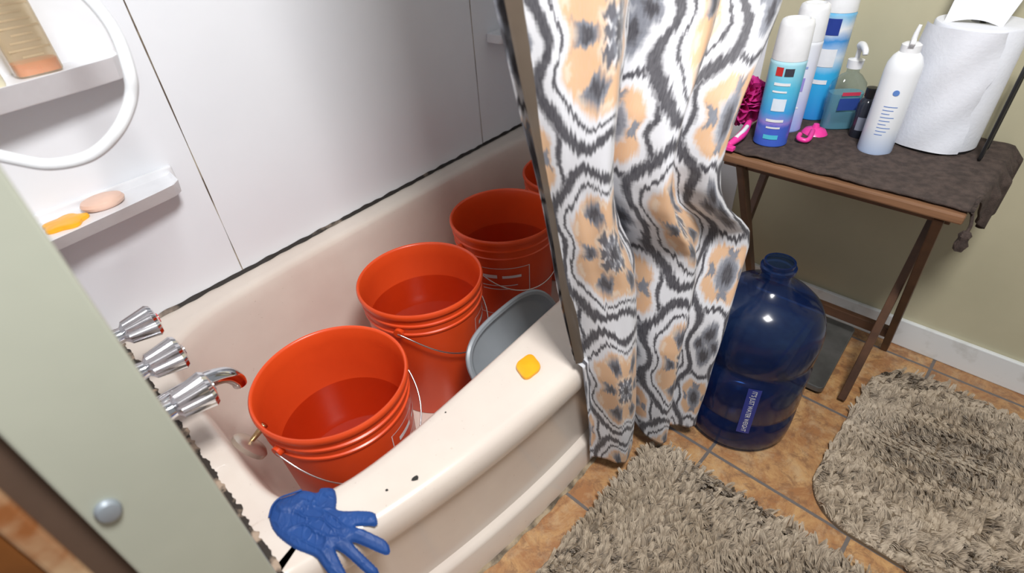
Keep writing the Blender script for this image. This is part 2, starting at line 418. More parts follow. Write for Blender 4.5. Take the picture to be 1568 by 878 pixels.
# ------------------------------------------------------------ buckets
M_water=thinglass('water',(.90,.76,.70),1.33,.02)
def bucket(loc,hang,water,lab,nm='bucket'):
    e=empty(nm,loc)
    prof=[(0,.004),(.120,.004),(.123,0),(.129,.0),(.131,.006),(.1467,.300),(.1505,.302),(.1505,.306),(.1475,.308),(.1485,.326),(.1525,.328),(.1525,.332),(.149,.334),(.150,.350),(.1555,.352),(.157,.358),(.1565,.364),(.154,.367),(.1505,.366),(.1485,.362),(.1465,.33),(.128,.008),(0,.008)]
    lathe('body',prof,loc,M_orange,e,96,ang=50)
    rw=.128+.0185*(water/.33)-.0004
    mobj('water',[(loc[0]+rw*math.cos(2*math.pi*k/96),loc[1]+rw*math.sin(2*math.pi*k/96),loc[2]+water) for k in range(96)],[list(range(96))],M_water,e,recalc=False)
    hx,hy=math.cos(hang),math.sin(hang); d=Vector((-hy,hx,0)); h=Vector((hx,hy,0))
    pts=[]
    for k in range(0,25):
        t=math.pi*k/24; R=.160-.006*math.sin(t)
        pts.append(Vector(loc)+d*(R*math.cos(t))+h*(R*math.sin(t)**.8)+Vector((0,0,.315-.125*math.sin(t))))
    tube('bail',pts,.0019,M_steel,e,8,n=3)
    for s in (-1,1):
        p=Vector(loc)+d*(.153*s)+Vector((0,0,.315))
        lathe('ear',[(0,-.007),(.011,-.007),(.011,.007),(0,.007)],p,M_orange,e,20,Matrix.Rotation(math.atan2(d.y,d.x),4,'Z')@R90)
    def strip(t0,t1,z0,z1):
        v=[];f=[];n=max(2,int(abs(t1-t0)/.05)+2)
        for i in range(n):
            a=t0+(t1-t0)*i/(n-1)
            for z in (z0,z1):
                r=.1313+(z-.006)*.0534+.0012
                v.append((loc[0]+r*math.cos(a),loc[1]+r*math.sin(a),loc[2]+z))
            if i: f.append([2*i-2,2*i,2*i+1,2*i-1])
        mobj('print',v,f,M_whitepl,e)
    L=lab; W=.55
    strip(L-W,L+W,.272,.2738); strip(L-W,L+W,.10,.102)
    for a in (L-W,L+W): strip(a-.007,a+.007,.10,.2738)
    for (a,b_,z0,z1) in ((-.42,-.1,.238,.250),(0,.38,.238,.247),(-.42,.3,.21,.213),(-.42,.1,.197,.200)):
        strip(L+a,L+b_,z0,z1)
    return e
FZ=.0185
bucket((.26,.82,FZ),math.radians(-75),.215,math.radians(-48))
bucket((.594,.95,FZ),math.radians(-60),.265,math.radians(-40))
bucket((.945,1.003,FZ),math.radians(-100),.25,math.radians(-140))
bucket((1.285,1.03,FZ),math.radians(100),.2,math.radians(-90))
def rr(hx,hy,r,n=6):
    o=[]
    for (sx_,sy_,a0) in ((1,1,0),(-1,1,90),(-1,-1,180),(1,-1,270)):
        for k in range(n+1):
            a=math.radians(a0+90*k/n); o.append((sx_*(hx-r)+r*math.cos(a),sy_*(hy-r)+r*math.sin(a)))
    return o
gb=empty('gray_wash_basin',(.66,.70,.25))
def basin_ring(a,b_,z,n=72,p=3.0):
    o=[]
    for k in range(n):
        t=2*math.pi*k/n; c_,s_=math.cos(t),math.sin(t); r=((abs(c_)/a)**p+(abs(s_)/b_)**p)**(-1/p)
        o.append(Vector((r*c_,r*s_,z)))
    return o
TM=Matrix.Translation((.672,.684,.250))@Matrix.Rotation(math.radians(5),4,'Z')@Matrix.Rotation(math.radians(56),4,'X')
lv=[(.02,.02,-.020),(.135,.088,-.020),(.142,.094,-.016),(.152,.100,-.002),(.160,.108,0),(.163,.111,-.003),(.163,.111,.002),(.158,.106,.005),(.151,.099,.003),(.141,.091,-.012),(.134,.085,-.016),(.02,.02,-.016)]
v=[];f=[];nn=72
for a,b_,z in lv: v+= [TM@p for p in basin_ring(a,b_,z)]
for i in range(len(lv)-1):
    for k in range(nn): f.append([i*nn+k,i*nn+(k+1)%nn,(i+1)*nn+(k+1)%nn,(i+1)*nn+k])
f.append(list(range(nn))[::-1]); f.append([(len(lv)-1)*nn+k for k in range(nn)])
o=mobj('basin_body',v,f,M_grayp,gb); autosmooth(o,35)

# ------------------------------------------------------------ glove: limp, flattened; outline in the rim plane (metres)
GO=[(.033,.627),(.046,.644),(.061,.648),(.081,.638),(.095,.634),(.109,.612),(.118,.614),(.131,.598),(.124,.578),(.115,.564),(.121,.551),(.141,.529),
    (.152,.512),(.148,.498),(.141,.495),(.1225,.514),(.1195,.512),(.133,.487),(.141,.470),(.137,.458),(.129,.460),(.1135,.486),(.1045,.499),(.1018,.4957),(.106,.471),(.109,.452),(.102,.447),(.095,.456),(.087,.490),(.0805,.507),(.077,.504),(.073,.482),(.0705,.465),(.060,.463),(.0536,.477),(.0536,.503),(.052,.5215),(.040,.5485),(.032,.577),(.029,.605)]
GP=smooth_path([(x,y,0) for x,y in GO]+[(GO[0][0],GO[0][1],0)],5)
GA=np.array([(p.x,p.y) for p in GP]); GB=np.roll(GA,-1,0)
step=.0009; nx=int(.165/step); ny=int(.225/step)
gx,gy=np.meshgrid(.0+np.arange(nx)*step,.440+np.arange(ny)*step,indexing='ij')
Q=np.stack([gx.ravel(),gy.ravel()],1)
dmin=np.full(len(Q),9.0); inside=np.zeros(len(Q),bool)
for a_,b_ in zip(GA,GB):
    ab=b_-a_; L2=ab@ab
    if L2<1e-14: continue
    t_=np.clip(((Q-a_)@ab)/L2,0,1); dd_=np.hypot(*(Q-a_-t_[:,None]*ab).T); dmin=np.minimum(dmin,dd_)
    if a_[1]!=b_[1]:
        cnd=((a_[1]>Q[:,1])!=(b_[1]>Q[:,1]))&(Q[:,0]<(b_[0]-a_[0])*(Q[:,1]-a_[1])/(b_[1]-a_[1])+a_[0]); inside^=cnd
D=np.where(inside,dmin,-dmin).reshape(nx,ny)
idx={}; v=[];f=[]
def gv(i,j):
    if (i,j) in idx: return idx[i,j]
    x=i*step; y=.440+j*step; d_=max(D[i,j],0)
    yf=yb(x)-wf(x)+.006
    drop=max(0,yf-y)
    e_=min(1,d_/.0018)
    n1_=noise.noise(Vector((x*28,y*28,1))); n2_=noise.noise(Vector((x*45+y*25,y*22-x*15,4))); n3_=noise.noise(Vector((x*80-y*60,y*30+x*25,8)))
    pf=min(1,d_/.018)
    z=RZ+.0008+.0022*e_+.0035*math.sqrt(min(1,d_/.009))+pf*(.005*max(0,n1_+.1)+.006*max(0,.16-abs(n2_))*3+.0025*max(0,.15-abs(n3_))*3)
    z-=drop*.65
    idx[i,j]=len(v); v.append((x,y,z)); return idx[i,j]
for i in range(nx-1):
    for j in range(ny-1):
        if max(D[i,j],D[i+1,j],D[i,j+1],D[i+1,j+1])>0:
            f.append([gv(i,j),gv(i+1,j),gv(i+1,j+1),gv(i,j+1)])
gl_=mobj('rubber_glove',v,f,M_glove,None,True)
# rolled cuff ring at the wrist opening
cuff=[(.034,.628,RZ+.006),(.047,.642,RZ+.007),(.062,.646,RZ+.007),(.081,.637,RZ+.008),(.094,.632,RZ+.007)]
cf=tube('cuff_bead',cuff,.0016,M_glove,None,8); cf.parent=gl_

# ------------------------------------------------------------ curtain
m,nt,b=newmat('ikat_fabric'); M_curt=m
uvn=nt.nodes.new('ShaderNodeUVMap'); uvn.uv_map='UVMap'
sp=nt.nodes.new('ShaderNodeSeparateXYZ'); nt.links.new(uvn.outputs[0],sp.inputs[0])
s0=E(nt,sp.outputs[0]); t0=E(nt,sp.outputs[1])
def nzv(a,bb,det=2):
    c=nt.nodes.new('ShaderNodeCombineXYZ'); nt.links.new(a.s,c.inputs[0]); nt.links.new(bb.s,c.inputs[1])
    return nz(nt,1,det,c.outputs[0])
s=s0+(nzv(s0*14,t0*160)-.5)*.006+(nzv(s0*9,t0*9)-.5)*.028
t=t0+(nzv(s0*240,t0*9)-.5)*.038+(nzv(s0*8+7,t0*8)-.5)*.028
def lat(ps,pt,os,ot,aa,bb):
    x=(fr(s/ps+os)-.5)*ps/aa; y=(fr(t/pt+ot)-.5)*pt/bb
    return x,y,mth(nt,'SQRT',x*x+y*y),mth(nt,'ARCTAN2',y,x)
def cos(e): return mth(nt,'COSINE',e)
def sg_(e,a,w): return ramp01(nt,e,a-w,a+w)
def band(q,a,bb,w=.018): return sg_(q,a,w)*(1-sg_(q,bb,w))
WHITE=(.68,.685,.72);BLK=(.04,.038,.048);GRY=(.10,.10,.12);ORG=(.68,.42,.24);LG=(.19,.20,.235);PEACH=(.72,.56,.42)
PS=.29;PT=.335;OT=.53
OS=.5-.150/PS+1
c=mixc(nt,0.0,WHITE,WHITE)
def drop_(os,ot,aa,bb,core=.55):
    global c
    x3,y3,q3,th3=lat(PS,PT,os,ot,aa,bb)
    c=mixc(nt,1-sg_(q3,1.0,.18),c,LG)
    if core: c=mixc(nt,1-sg_(q3,core,.15),c,BLK)
x2,y2,q2,th2=lat(PS,PT,OS+.5,OT+.5,.062,.096)
q2b=q2*(1+.12*cos(th2*4)+.05*cos(th2*8))
c=mixc(nt,band(q2b,.82,.98,.04),c,BLK)
c=mixc(nt,band(q2b,.36,.66,.05),c,ORG); c=mixc(nt,band(q2b,.42,.62)*sg_(cos(th2*4),.4,.2),c,LG)
drop_(OS+.5,OT+.5,.020,.040)
drop_(OS+.5,OT+.10,.014,.032); drop_(OS+.5,OT-.10,.014,.032); drop_(OS+.45,OT,.012,.024); drop_(OS+.55,OT,.012,.024)
x,y,q,th=lat(PS,PT,OS,OT,.130,.160)
q1=q*(1+.11*cos(th*4)+.06*cos(th*8)+.03*cos(th*2))
c=mixc(nt,1-sg_(q1,1.0,.01),c,WHITE)
c=mixc(nt,band(q1,.88,1.0,.02),c,BLK); c=mixc(nt,band(q1,.755,.795,.012),c,BLK)
c=mixc(nt,band(q1,.22,.68,.03),c,ORG)
c=mixc(nt,band(q1,.58,.65,.02)*sg_(cos(th*14),0,.3),c,PEACH)
c=mixc(nt,band(q1,.34,.61,.05)*sg_(cos(th*6),.25,.15),c,LG)
c=mixc(nt,band(q1,.40,.55,.04)*sg_(cos(th*6),.65,.12),c,BLK)
c=mixc(nt,band(q1,.25,.31,.02),c,PEACH)
c=mixc(nt,(1-sg_(q1,.28,.02))*sg_(cos(th*8),-.6,.2),c,GRY); c=mixc(nt,band(q1,.12,.16,.015),c,LG); c=mixc(nt,1-sg_(q1,.09,.02),c,BLK)
fib=nzv(s0*700,t0*60)
c=mixc(nt,ramp01(nt,fib,.3,.8)*.18,c,(.55,.55,.58))
nt.links.new(c.s,b.inputs['Base Color']); b.inputs['Roughness'].default_value=.6
b.inputs['Sheen Weight'].default_value=.1

rows=[ # z, L(x,y), R(x,y)
 (.035,.640,.428,.900,.330),(.20,.622,.430,.900,.332),(.36,.597,.432,.905,.335),(.50,.580,.450,.965,.345),(.58,.572,.462,.99,.350),(.66,.566,.47,.885,.37),(.74,.560,.48,.860,.385),
 (.85,.545,.49,.905,.39),(.96,.530,.50,1.02,.405),(1.2,.505,.52,1.14,.44),(1.95,.47,.55,1.22,.50)]
zr=[r[0] for r in rows]
def rowat(z): return [float(np.interp(z,zr,[r[i] for r in rows])) for i in range(1,5)]
NU,NV=280,280
v=[];uv=[]
def sm(a,b_,x_): 
    t_=max(0,min(1,(x_-a)/(b_-a))); return t_*t_*(3-2*t_)
def rowsm(z):
    acc=[0]*4
    for dz,w_ in ((-.035,.25),(0,.5),(.035,.25)):
        r_=rowat(z+dz)
        for k in range(4): acc[k]+=w_*r_[k]
    return acc
cs=.47
for j in range(NV):
    z=.045+(1.95-.045)*(j/(NV-1))
    Lx,Ly,Rx,Ry=rowsm(z)
    for i in range(NU):
        u=i/(NU-1)
        amp=.026+.02*sm(0,.6,z)
        if u<cs: ff=-amp*math.cos(2*math.pi*(u/cs))*.8
        else: ff=-amp*math.cos(2*math.pi*((u-cs)/(1-cs)*1.55))*.8
        ff+= -.048*math.exp(-((u-cs)/.028)**2)
        ff+= .003*math.sin(u*38+z*5)*sm(0,.3,z)+.012*noise.noise(Vector((u*5,z*2.2,2)))+.006*noise.noise(Vector((u*16,z*7,7)))
        ff+= .012*math.exp(-((u-.80)/.06)**2)*sm(.25,.5,z)*(1-sm(.6,.7,z))
        dx,dy=Rx-Lx,Ry-Ly; Ln=math.hypot(dx,dy); nxn,nyn=dy/Ln,-dx/Ln
        px=Lx+dx*u+nxn*ff; py=Ly+dy*u+nyn*ff
        if z<.40: py=min(py, yb(px)-wf(px)-.012)
        zz=z
        low=1-sm(.0,.25,z)
        zz+=low*(.045*math.exp(-((u-cs)/.05)**2)+.006*math.sin(u*14))
        v.append((px,py,zz))
        uv.append((u*.62+.012*math.sin(z*4),z))
f=[[j*NU+i,j*NU+i+1,(j+1)*NU+i+1,(j+1)*NU+i] for j in range(NV-1) for i in range(NU-1)]
cur=empty('shower_curtain',(.8,.42,1.0))
me=bpy.data.meshes.new('curtain_cloth'); me.from_pydata(v,[],f); me.materials.append(M_curt)
ul=me.uv_layers.new(name='UVMap'); 
li=np.empty(len(me.loops),dtype=np.int32); me.loops.foreach_get('vertex_index',li)
ul.data.foreach_set('uv',np.array(uv,dtype=np.float32)[li].ravel())
me.polygons.foreach_set('use_smooth',[True]*len(me.polygons))
cc=bpy.data.objects.new('curtain_cloth',me); link(cc,cur)
so=cc.modifiers.new('thick','SOLIDIFY'); so.thickness=.0012
v=[];f=[]
for j in range(60):
    z=.40+1.5*j/59; Lx,Ly,Rx,Ry=rowsm(z)
    for i in range(6):
        v.append((Lx+.004+.012*i,Ly+.020+.004*math.sin(i*2+z*6),z))
    if j:
        for i in range(5):
            a=(j-1)*6+i; f.append([a,a+1,a+7,a+6])
mobj('liner',v,f,M_liner,cur,True)
tube('curtain_rod',[(X0,.53,1.97),(X1,.53,1.97)],.012,M_chrome,cur,16,sm=False)

# ------------------------------------------------------------ jug
JX,JY=1.034,.268
jug=empty('water_jug',(JX,JY,0))
M_jug=thinglass('blue_polycarbonate',(.18,.33,.62),1.42,.14,body=(.015,.055,.24),bodyw=.15)
prof=[(0,.012),(.06,.010),(.10,.0015),(.122,.004),(.132,.02),(.1345,.05),(.1345,.095),(.1305,.103),(.1305,.112),(.1345,.12),(.1345,.20),(.1345,.235),(.129,.245),(.129,.262),(.1345,.272),(.1355,.31),(.1345,.335),(.128,.362),(.114,.388),(.092,.408),(.065,.422),(.044,.432),(.035,.444),(.033,.455),(.033,.470),(.038,.472),(.038,.480),(.033,.482),(.033,.492),(.029,.492)]
KJ=.945
prof=[(r_*KJ,z_) for r_,z_ in prof]
def openlathe(name,prof,loc,mat,parent,seg=96):
    v=[];f=[]
    for r,z in prof:
        for k in range(seg):
            a=2*math.pi*k/seg; v.append((loc[0]+r*math.cos(a),loc[1]+r*math.sin(a),loc[2]+z))
    for i in range(len(prof)-1):
        for k in range(seg): f.append([i*seg+k,i*seg+(k+1)%seg,(i+1)*seg+(k+1)%seg,(i+1)*seg+k])
    o=mobj(name,v,f,mat,parent,recalc=False)
    bm=bmesh.new();bm.from_mesh(o.data);bmesh.ops.remove_doubles(bm,verts=bm.verts,dist=1e-6);bm.to_mesh(o.data);bm.free()
    autosmooth(o,60); return o
openlathe('jug_shell',prof,(JX,JY,0),M_jug,jug)
M_lab=pm('navy_label',(.03,.045,.26),.4)
la=math.radians(206); RL=.1345*KJ+.0015
def cylpatch(name,cx,cy,r,a0,a1,z0,z1,mat,parent,n=10):
    v=[];f=[]
    for i in range(n):
        a=a0+(a1-a0)*i/(n-1)
        v+=[(cx+r*math.cos(a),cy+r*math.sin(a),z0),(cx+r*math.cos(a),cy+r*math.sin(a),z1)]
        if i: f.append([2*i-2,2*i,2*i+1,2*i-1])
    return mobj(name,v,f,mat,parent,True)
cylpatch('label',JX,JY,RL,la-.11,la+.11,.085,.234,M_lab,jug)
tc=bpy.data.curves.new('t','FONT'); tc.body="IT'S JUST WATER WEIGHT"; tc.size=.0145
to=bpy.data.objects.new('t',tc); COL.objects.link(to); bpy.context.view_layer.update()
tm=bpy.data.meshes.new_from_object(to.evaluated_get(bpy.context.evaluated_depsgraph_get()))
bpy.data.objects.remove(to)
xm=max(vv.co.x for vv in tm.vertices)
for vv in tm.vertices:
    x_,y_=vv.co.x,vv.co.y
    a=la-.035+ y_/RL
    vv.co=Vector((JX+(RL+.0007)*math.cos(a),JY+(RL+.0007)*math.sin(a),.229-x_*.138/xm))
tm.materials.clear(); tm.materials.append(M_whitepl)
link(bpy.data.objects.new('label_text',tm),jug)

# ------------------------------------------------------------ tray table
TZ=.62
tt=empty('tray_table',(1.37,.26,0))
TX0,TX1,TY0,TY1=1.18,1.565,.022,.52
box('top',TX0,TX1,TY0,TY1,TZ-.02,TZ,M_tray,tt,.004)
for yy in (.07,.465):
    beam('leg_a',(1.20,yy-.012,TZ-.022),(1.535,yy-.012,.008),.024,.018,M_wood,tt)
    beam('leg_b',(1.50,yy+.012,TZ-.022),(1.257,yy+.012,.008),.024,.018,M_wood,tt)
beam('stretcher',(1.49,.06,.095),(1.49,.475,.095),.02,.03,M_wood,tt)
beam('rail',(1.22,.04,TZ-.03),(1.22,.50,TZ-.03),.02,.02,M_wood,tt)
NXt,NYt=90,130; v=[];f=[]
for i in range(NXt):
    for j in range(NYt):
        x=TX0+.012+(TX1-TX0-.004)*i/(NXt-1); sarc=.508-(.508+.085)*j/(NYt-1)
        xw=x+.006*noise.noise(Vector((j*.1,0,0)))*(1 if i==0 else .3)
        zt=TZ+.004+.0025*noise.noise(Vector((x*18,sarc*18,0)))+.0015*noise.noise(Vector((x*60,sarc*60,0)))
        if sarc>TY0-.004: y=sarc;z=zt
        else:
            dd=TY0-.004-sarc
            fo=.012*math.sin(x*45)+.006*math.sin(x*110)
            k=min(1,dd/.03)
            y=TY0-.010-.008*k-abs(fo)*k; z=zt-dd*(1+.25*math.sin(x*14+2))
            g=sm(1.24,1.40,x); z=zt-(zt-z)*g; y=TY0-.004+(y-TY0+.004)*g
        v.append((xw,y,z))
for i in range(NXt-1):
    for j in range(NYt-1):
        a=i*NYt+j; f.append([a,a+1,a+NYt+1,a+NYt])
tw=mobj('bath_towel',v,f,M_towel,None,True); so=tw.modifiers.new('s','SOLIDIFY'); so.thickness=.004; so.offset=1
ta=empty('towel_tassel',(1.19,.012,.585))
tube('cord',[(1.20,.016,TZ),(1.195,.010,.60),(1.19,.010,.585)],.003,M_towel,ta,8)
lathe('knot',[(0,-.03),(.008,-.028),(.011,-.015),(.008,-.004),(.01,.004),(.006,.012),(0,.013)],(1.19,.010,.575),M_towel,ta,20,mod=lambda a,z:1+.15*math.sin(5*a+z*200))

TT=TZ+.0075
def zramp(name,stops,h,rough=.3,nzs=0):
    m,nt,b=newmat(name)
    sp=nt.nodes.new('ShaderNodeSeparateXYZ'); nt.links.new(objco(nt),sp.inputs[0])
    z=(E(nt,sp.outputs[2])-TT)/h
    if nzs: z=z+(nz(nt,35)-.5)*nzs
    cr=nt.nodes.new('ShaderNodeValToRGB'); cr.color_ramp.interpolation='LINEAR'; nt.links.new(z.s,cr.inputs[0])
    els=cr.color_ramp.elements
    while len(els)>1: els.remove(els[-1])
    els[0].position=stops[0][0]; els[0].color=rgba(stops[0][1])
    for p,c in stops[1:]:
        e_=els.new(p); e_.color=rgba(c)
    nt.links.new(cr.outputs[0],b.inputs['Base Color']); b.inputs['Roughness'].default_value=rough
    return m
W_=(.85,.87,.9)
def can(name,x,y,h,r,mat,capmat,caph,items=()):
    e=empty(name,(x,y,TT))
    hb=h-caph
    lathe('can_body',[(0,.002),(r*.9,.002),(r*.93,0),(r,.003),(r,.006),(r*.985,.009),(r*.985,hb-.012),(r,hb-.008),(r*.9,hb-.001),(0,hb)],(x,y,TT),mat,e,48)
    lathe('cap',[(0,hb),(r*.97,hb-.004),(r*.97,hb),(r*.91,h-.012),(r*.83,h-.003),(r*.7,h),(r*.62,h),(r*.6,h-.004),(0,h-.004)],(x,y,TT),capmat,e,48)
    a0=math.atan2(-y,-x)
    for i,(z0,z1,a,b_,colr) in enumerate(items):
        cylpatch(f'mark_{i}',x,y,r*1.012,a0+a,a0+b_,TT+z0,TT+z1,pm('label_ink',colr,.3),e)
c1=zramp('can_blue',[(0,(.05,.12,.55)),(.22,(.06,.12,.55)),(.26,(.30,.22,.65)),(.36,(.05,.35,.75)),(.6,(.10,.55,.80)),(.8,(.35,.75,.88)),(1,W_)],.22,nzs=.10)
can('spray_can',1.285,.432,.268,.037,c1,M_whitepl,.075,[(.160,.178,-.55,-.15,(.6,.03,.03)),(.160,.176,-.05,.45,(.05,.05,.07)),(.14,.146,-.5,.4,W_),(.125,.129,-.5,.3,W_),(.06,.066,-.5,.5,W_),(.045,.049,-.4,.4,W_),(.085,.112,-.35,.4,(.75,.85,.95)),(.02,.03,-.45,.4,(.1,.6,.8))])
c2=zramp('can_lilac',[(0,(.3,.4,.8)),(.3,(.55,.6,.85)),(.6,(.75,.77,.9)),(1,W_)],.22,nzs=.2)
can('spray_can',1.385,.437,.28,.034,c2,M_whitepl,.07,[(.10,.13,-.3,.5,(.35,.3,.7)),(.15,.155,-.4,.5,(.3,.4,.7)),(.06,.064,-.4,.5,W_)])
c3=zramp('can_cyan',[(0,(.03,.25,.65)),(.45,(.04,.45,.8)),(.6,(.7,.8,.9)),(.75,(.05,.3,.7)),(.85,W_),(1,(.05,.45,.8))],.25,nzs=.08)
can('spray_can',1.50,.420,.31,.038,c3,M_whitepl,.06,[(.20,.235,-.6,.3,(.02,.05,.3)),(.13,.17,-.5,.5,W_),(.09,.10,-.4,.4,W_)])
fc=empty('foam_spray_can',(1.375,.235,TT))
cw_=zramp('white_can',[(0,(.50,.62,.85)),(.15,(.68,.75,.88)),(.3,W_),(1,W_)],.2,.25)
lathe('can_body',[(0,.002),(.031,.002),(.033,0),(.034,.004),(.0335,.17),(.032,.186),(.026,.2),(.018,.208),(0,.21)],(1.375,.235,TT),cw_,fc,48)
lathe('collar',[(0,.205),(.018,.205),(.018,.222),(.012,.226),(0,.226)],(1.375,.235,TT),M_whitepl,fc,32)
tube('nozzle',[(1.375,.235,TT+.22),(1.375,.235,TT+.24),(1.376,.233,TT+.258)],lambda t:.006-.003*t,M_whitepl,fc,12)
tube('trigger',[(1.375,.235,TT+.228),(1.36,.232,TT+.232),(1.35,.230,TT+.226)],.005,M_whitepl,fc,10)
M_ink=pm('blue_ink',(.12,.25,.6),.4); a0=math.atan2(-.235,-1.375)
lathe('logo_dot',[(0,0),(.006,0),(.006,.0005),(0,.0006)],(1.375+.0338*math.cos(a0+.1),.235+.0338*math.sin(a0+.1),TT+.135),M_ink,fc,20,Matrix.Rotation(a0+.1,4,'Z')@R90)
for i in range(9):
    cylpatch(f'text_{i}',1.375,.235,.0341,a0-.3,a0+.15+.15*((i*7)%3),TT+.045+i*.0075,TT+.0466+i*.0075,M_ink,fc)
M_clear=thinglass('clear_plastic',(.88,.94,.97),1.45)
sa=empty('hand_sanitizer_bottle',(1.46,.345,TT)); loc=(1.46,.345,TT)
Mx=Matrix.Rotation(math.radians(-50),4,'Z')@Matrix.Diagonal((1,.6,1,1)); sq=lambda a,z:(abs(math.cos(a))**3+abs(math.sin(a))**3)**(-1/3) if z<.13 else 1
lathe('bottle',[(0,.0),(.036,0),(.04,.004),(.040,.09),(.036,.108),(.022,.124),(.014,.13),(.014,.142),(0,.142)],loc,M_clear,sa,48,Mx,sq)
lathe('gel',[(0,.003),(.036,.003),(.037,.085),(0,.085)],loc,thinglass('teal_gel',(.65,.88,.95),1.35,.05,(.3,.6,.72),.4),sa,48,Mx,sq)
lathe('pump_collar',[(.016,.14),(.017,.158),(.008,.16),(.005,.162),(.005,.185),(0,.185)],loc,M_whitepl,sa,32)
tube('pump_head',[(1.46,.345,TT+.188),(1.45,.338,TT+.19),(1.43,.326,TT+.186),(1.425,.323,TT+.178)],lambda t:.009-.004*t,M_whitepl,sa,12)
Mlab=pm('navy_print',(.03,.07,.3),.4)
nrm=math.radians(-140)
def plate(name,loc,ang,w,z0,z1,off,mat,parent):
    d=Vector((math.cos(ang),math.sin(ang),0)); s_=Vector((-d.y,d.x,0)); c_=Vector(loc)+d*off
    mobj(name,[c_-s_*w/2+Vector((0,0,z0)),c_+s_*w/2+Vector((0,0,z0)),c_+s_*w/2+Vector((0,0,z1)),c_-s_*w/2+Vector((0,0,z1))],[[0,1,2,3]],mat,parent)
plate('label',loc,nrm,.045,.05,.078,.0262,Mlab,sa); plate('label_2',loc,nrm,.04,.084,.092,.0262,pm('red_print',(.6,.05,.1),.4),sa)
sb=empty('dark_bottle',(1.43,.288,TT)); loc=(1.43,.288,TT)
lathe('bottle',[(0,0),(.017,0),(.019,.003),(.019,.075),(.015,.085),(.010,.09),(.010,.095),(0,.095)],loc,pm('smoky_plastic',(.03,.035,.05),.15),sb,32)
lathe('cap',[(0,.093),(.012,.093),(.012,.113),(0,.115)],loc,M_blackwire,sb,24)
cylpatch('label',1.43,.288,.0194,math.atan2(-.292,-1.43)-.5,math.atan2(-.292,-1.43)+.6,TT+.02,TT+.05,pm('grey_print',(.25,.28,.35),.4),sb)
PX,PY,PR=1.492,.150,.080
pt_=empty('paper_towel_roll',(PX,PY,TT))
lathe('roll',[(.021,.006),(PR-.002,.006),(PR,.008),(PR,.248),(PR-.002,.251),(.021,.251),(.0205,.24),(.0205,.02)],(PX,PY,TT),M_paper,pt_,96,mod=lambda a,z:1+.008*math.sin(3*a+z*12)+.004*math.sin(7*a+z*40))
v=[];f=[];n=28
for i in range(n):
    a=math.radians(222-i*4.2)
    for j in range(20):
        z=.006+.242*j/19; r=PR+.004+.012*max(0,(i-14)/14)**1.5+.002*math.sin(z*50+i*.4)
        a_j=a+(.05*math.sin(z*45)+.03*math.sin(z*120) if i==0 else 0)
        v.append((PX+r*math.cos(a_j),PY+r*math.sin(a_j),TT+z))
    if i:
        for j in range(19): a_=(i-1)*20+j; f.append([a_,a_+1,a_+21,a_+20])
mobj('loose_sheet',v,f,M_paper,pt_,True)
v=[];f=[]
for i in range(16):
    for j in range(16):
        u_=i/15;w_=j/15
        v.append((PX-.035+.03*w_+.03*math.sin(w_*1.5), PY+.06-.12*u_*(.8+.2*w_), TT+.247+.11*w_+.012*math.sin(u_*3)))
        if i and j: a_=(i-1)*16+j-1; f.append([a_,a_+1,a_+17,a_+16])
mobj('torn_flap',v,f,M_paper,pt_,True)
lathe('stand_ring',[(.07,0),(.078,0),(.078,.005),(.07,.005),(.07,0)],(PX,PY,TT),M_blackwire,pt_,48)
def loop(w,h,off,r,nm):
    q=[]
    for (u_,z) in ((-1,.003),(-1,h*.35),(-.98,h*.75),(-.7,h*.94),(0,h),(.7,h*.94),(.98,h*.75),(1,h*.35),(1,.003)):
        q.append((PX-.015+u_*w,PY-off,TT+z))
    tube(nm,q,r,M_blackwire,pt_,10)
loop(.046,.215,.098,.0034,'stand_arm'); loop(.030,.185,.099,.0028,'stand_arm_inner')
tube('stand_post',[(PX,PY,TT),(PX,PY,TT+.29)],.006,M_blackwire,pt_,12,sm=False)
LO=Vector((1.325,.530,.695))
lf=empty('loofah',LO)
for k in range(46):
    d=Vector((random.gauss(0,1),random.gauss(0,1),random.gauss(0,1))).normalized(); s1=d.orthogonal().normalized(); s2=d.cross(s1)
    v=[];f=[]
    for i in range(18):
        a=2*math.pi*i/18
        for j in range(4):
            r=.006+.009*j; wob=.006*math.sin(a*5+k)*j/3
            v.append(LO+d*(.018+.009*j+wob)+(s1*math.cos(a)+s2*math.sin(a))*r)
    for i in range(18):
        for j in range(3): f.append([i*4+j,i*4+j+1,((i+1)%18)*4+j+1,((i+1)%18)*4+j])
    mobj('ruffle',v,f,M_magenta,lf,True)
rz=empty('razor',(1.22,.49,TT))
tube('handle',[(1.195,.490,TT+.008),(1.225,.484,TT+.016),(1.26,.486,TT+.02),(1.30,.494,TT+.03)],lambda t:.006+.004*math.sin(t*3),M_pink,rz,12)
tube('grip',[(1.215,.4845,TT+.020),(1.245,.483,TT+.026),(1.27,.485,TT+.03)],.005,M_whitepl,rz,10)
box('head',1.18,1.195,.472,.510,TT,TT+.010,M_pink,rz,.002)
hk=empty('suction_hook',(1.36,.37,TT))
lathe('cup',[(0,.004),(.024,.0),(.029,.0),(.023,.009),(.009,.014),(.006,.022),(0,.023)],(1.395,.371,TT),M_pink,hk,32)
tube('hook',[(1.375,.370,TT+.012),(1.350,.364,TT+.012),(1.328,.360,TT+.010),(1.318,.365,TT+.008),(1.318,.380,TT+.010),(1.334,.384,TT+.014)],.0055,M_pink,hk,10)

# ------------------------------------------------------------ bathroom scale under table
bs=empty('bathroom_scale',(1.38,.19,0))
RMx=Matrix.Translation((1.385,.185,0))@Matrix.Rotation(math.radians(3),4,'Z')
prism('platform',rr(.155,.05,.015),.012,.03,M_scale,bs,.003,RMx)
prism('base',rr(.145,.042,.012),0,.012,M_blackwire,bs,0,RMx)

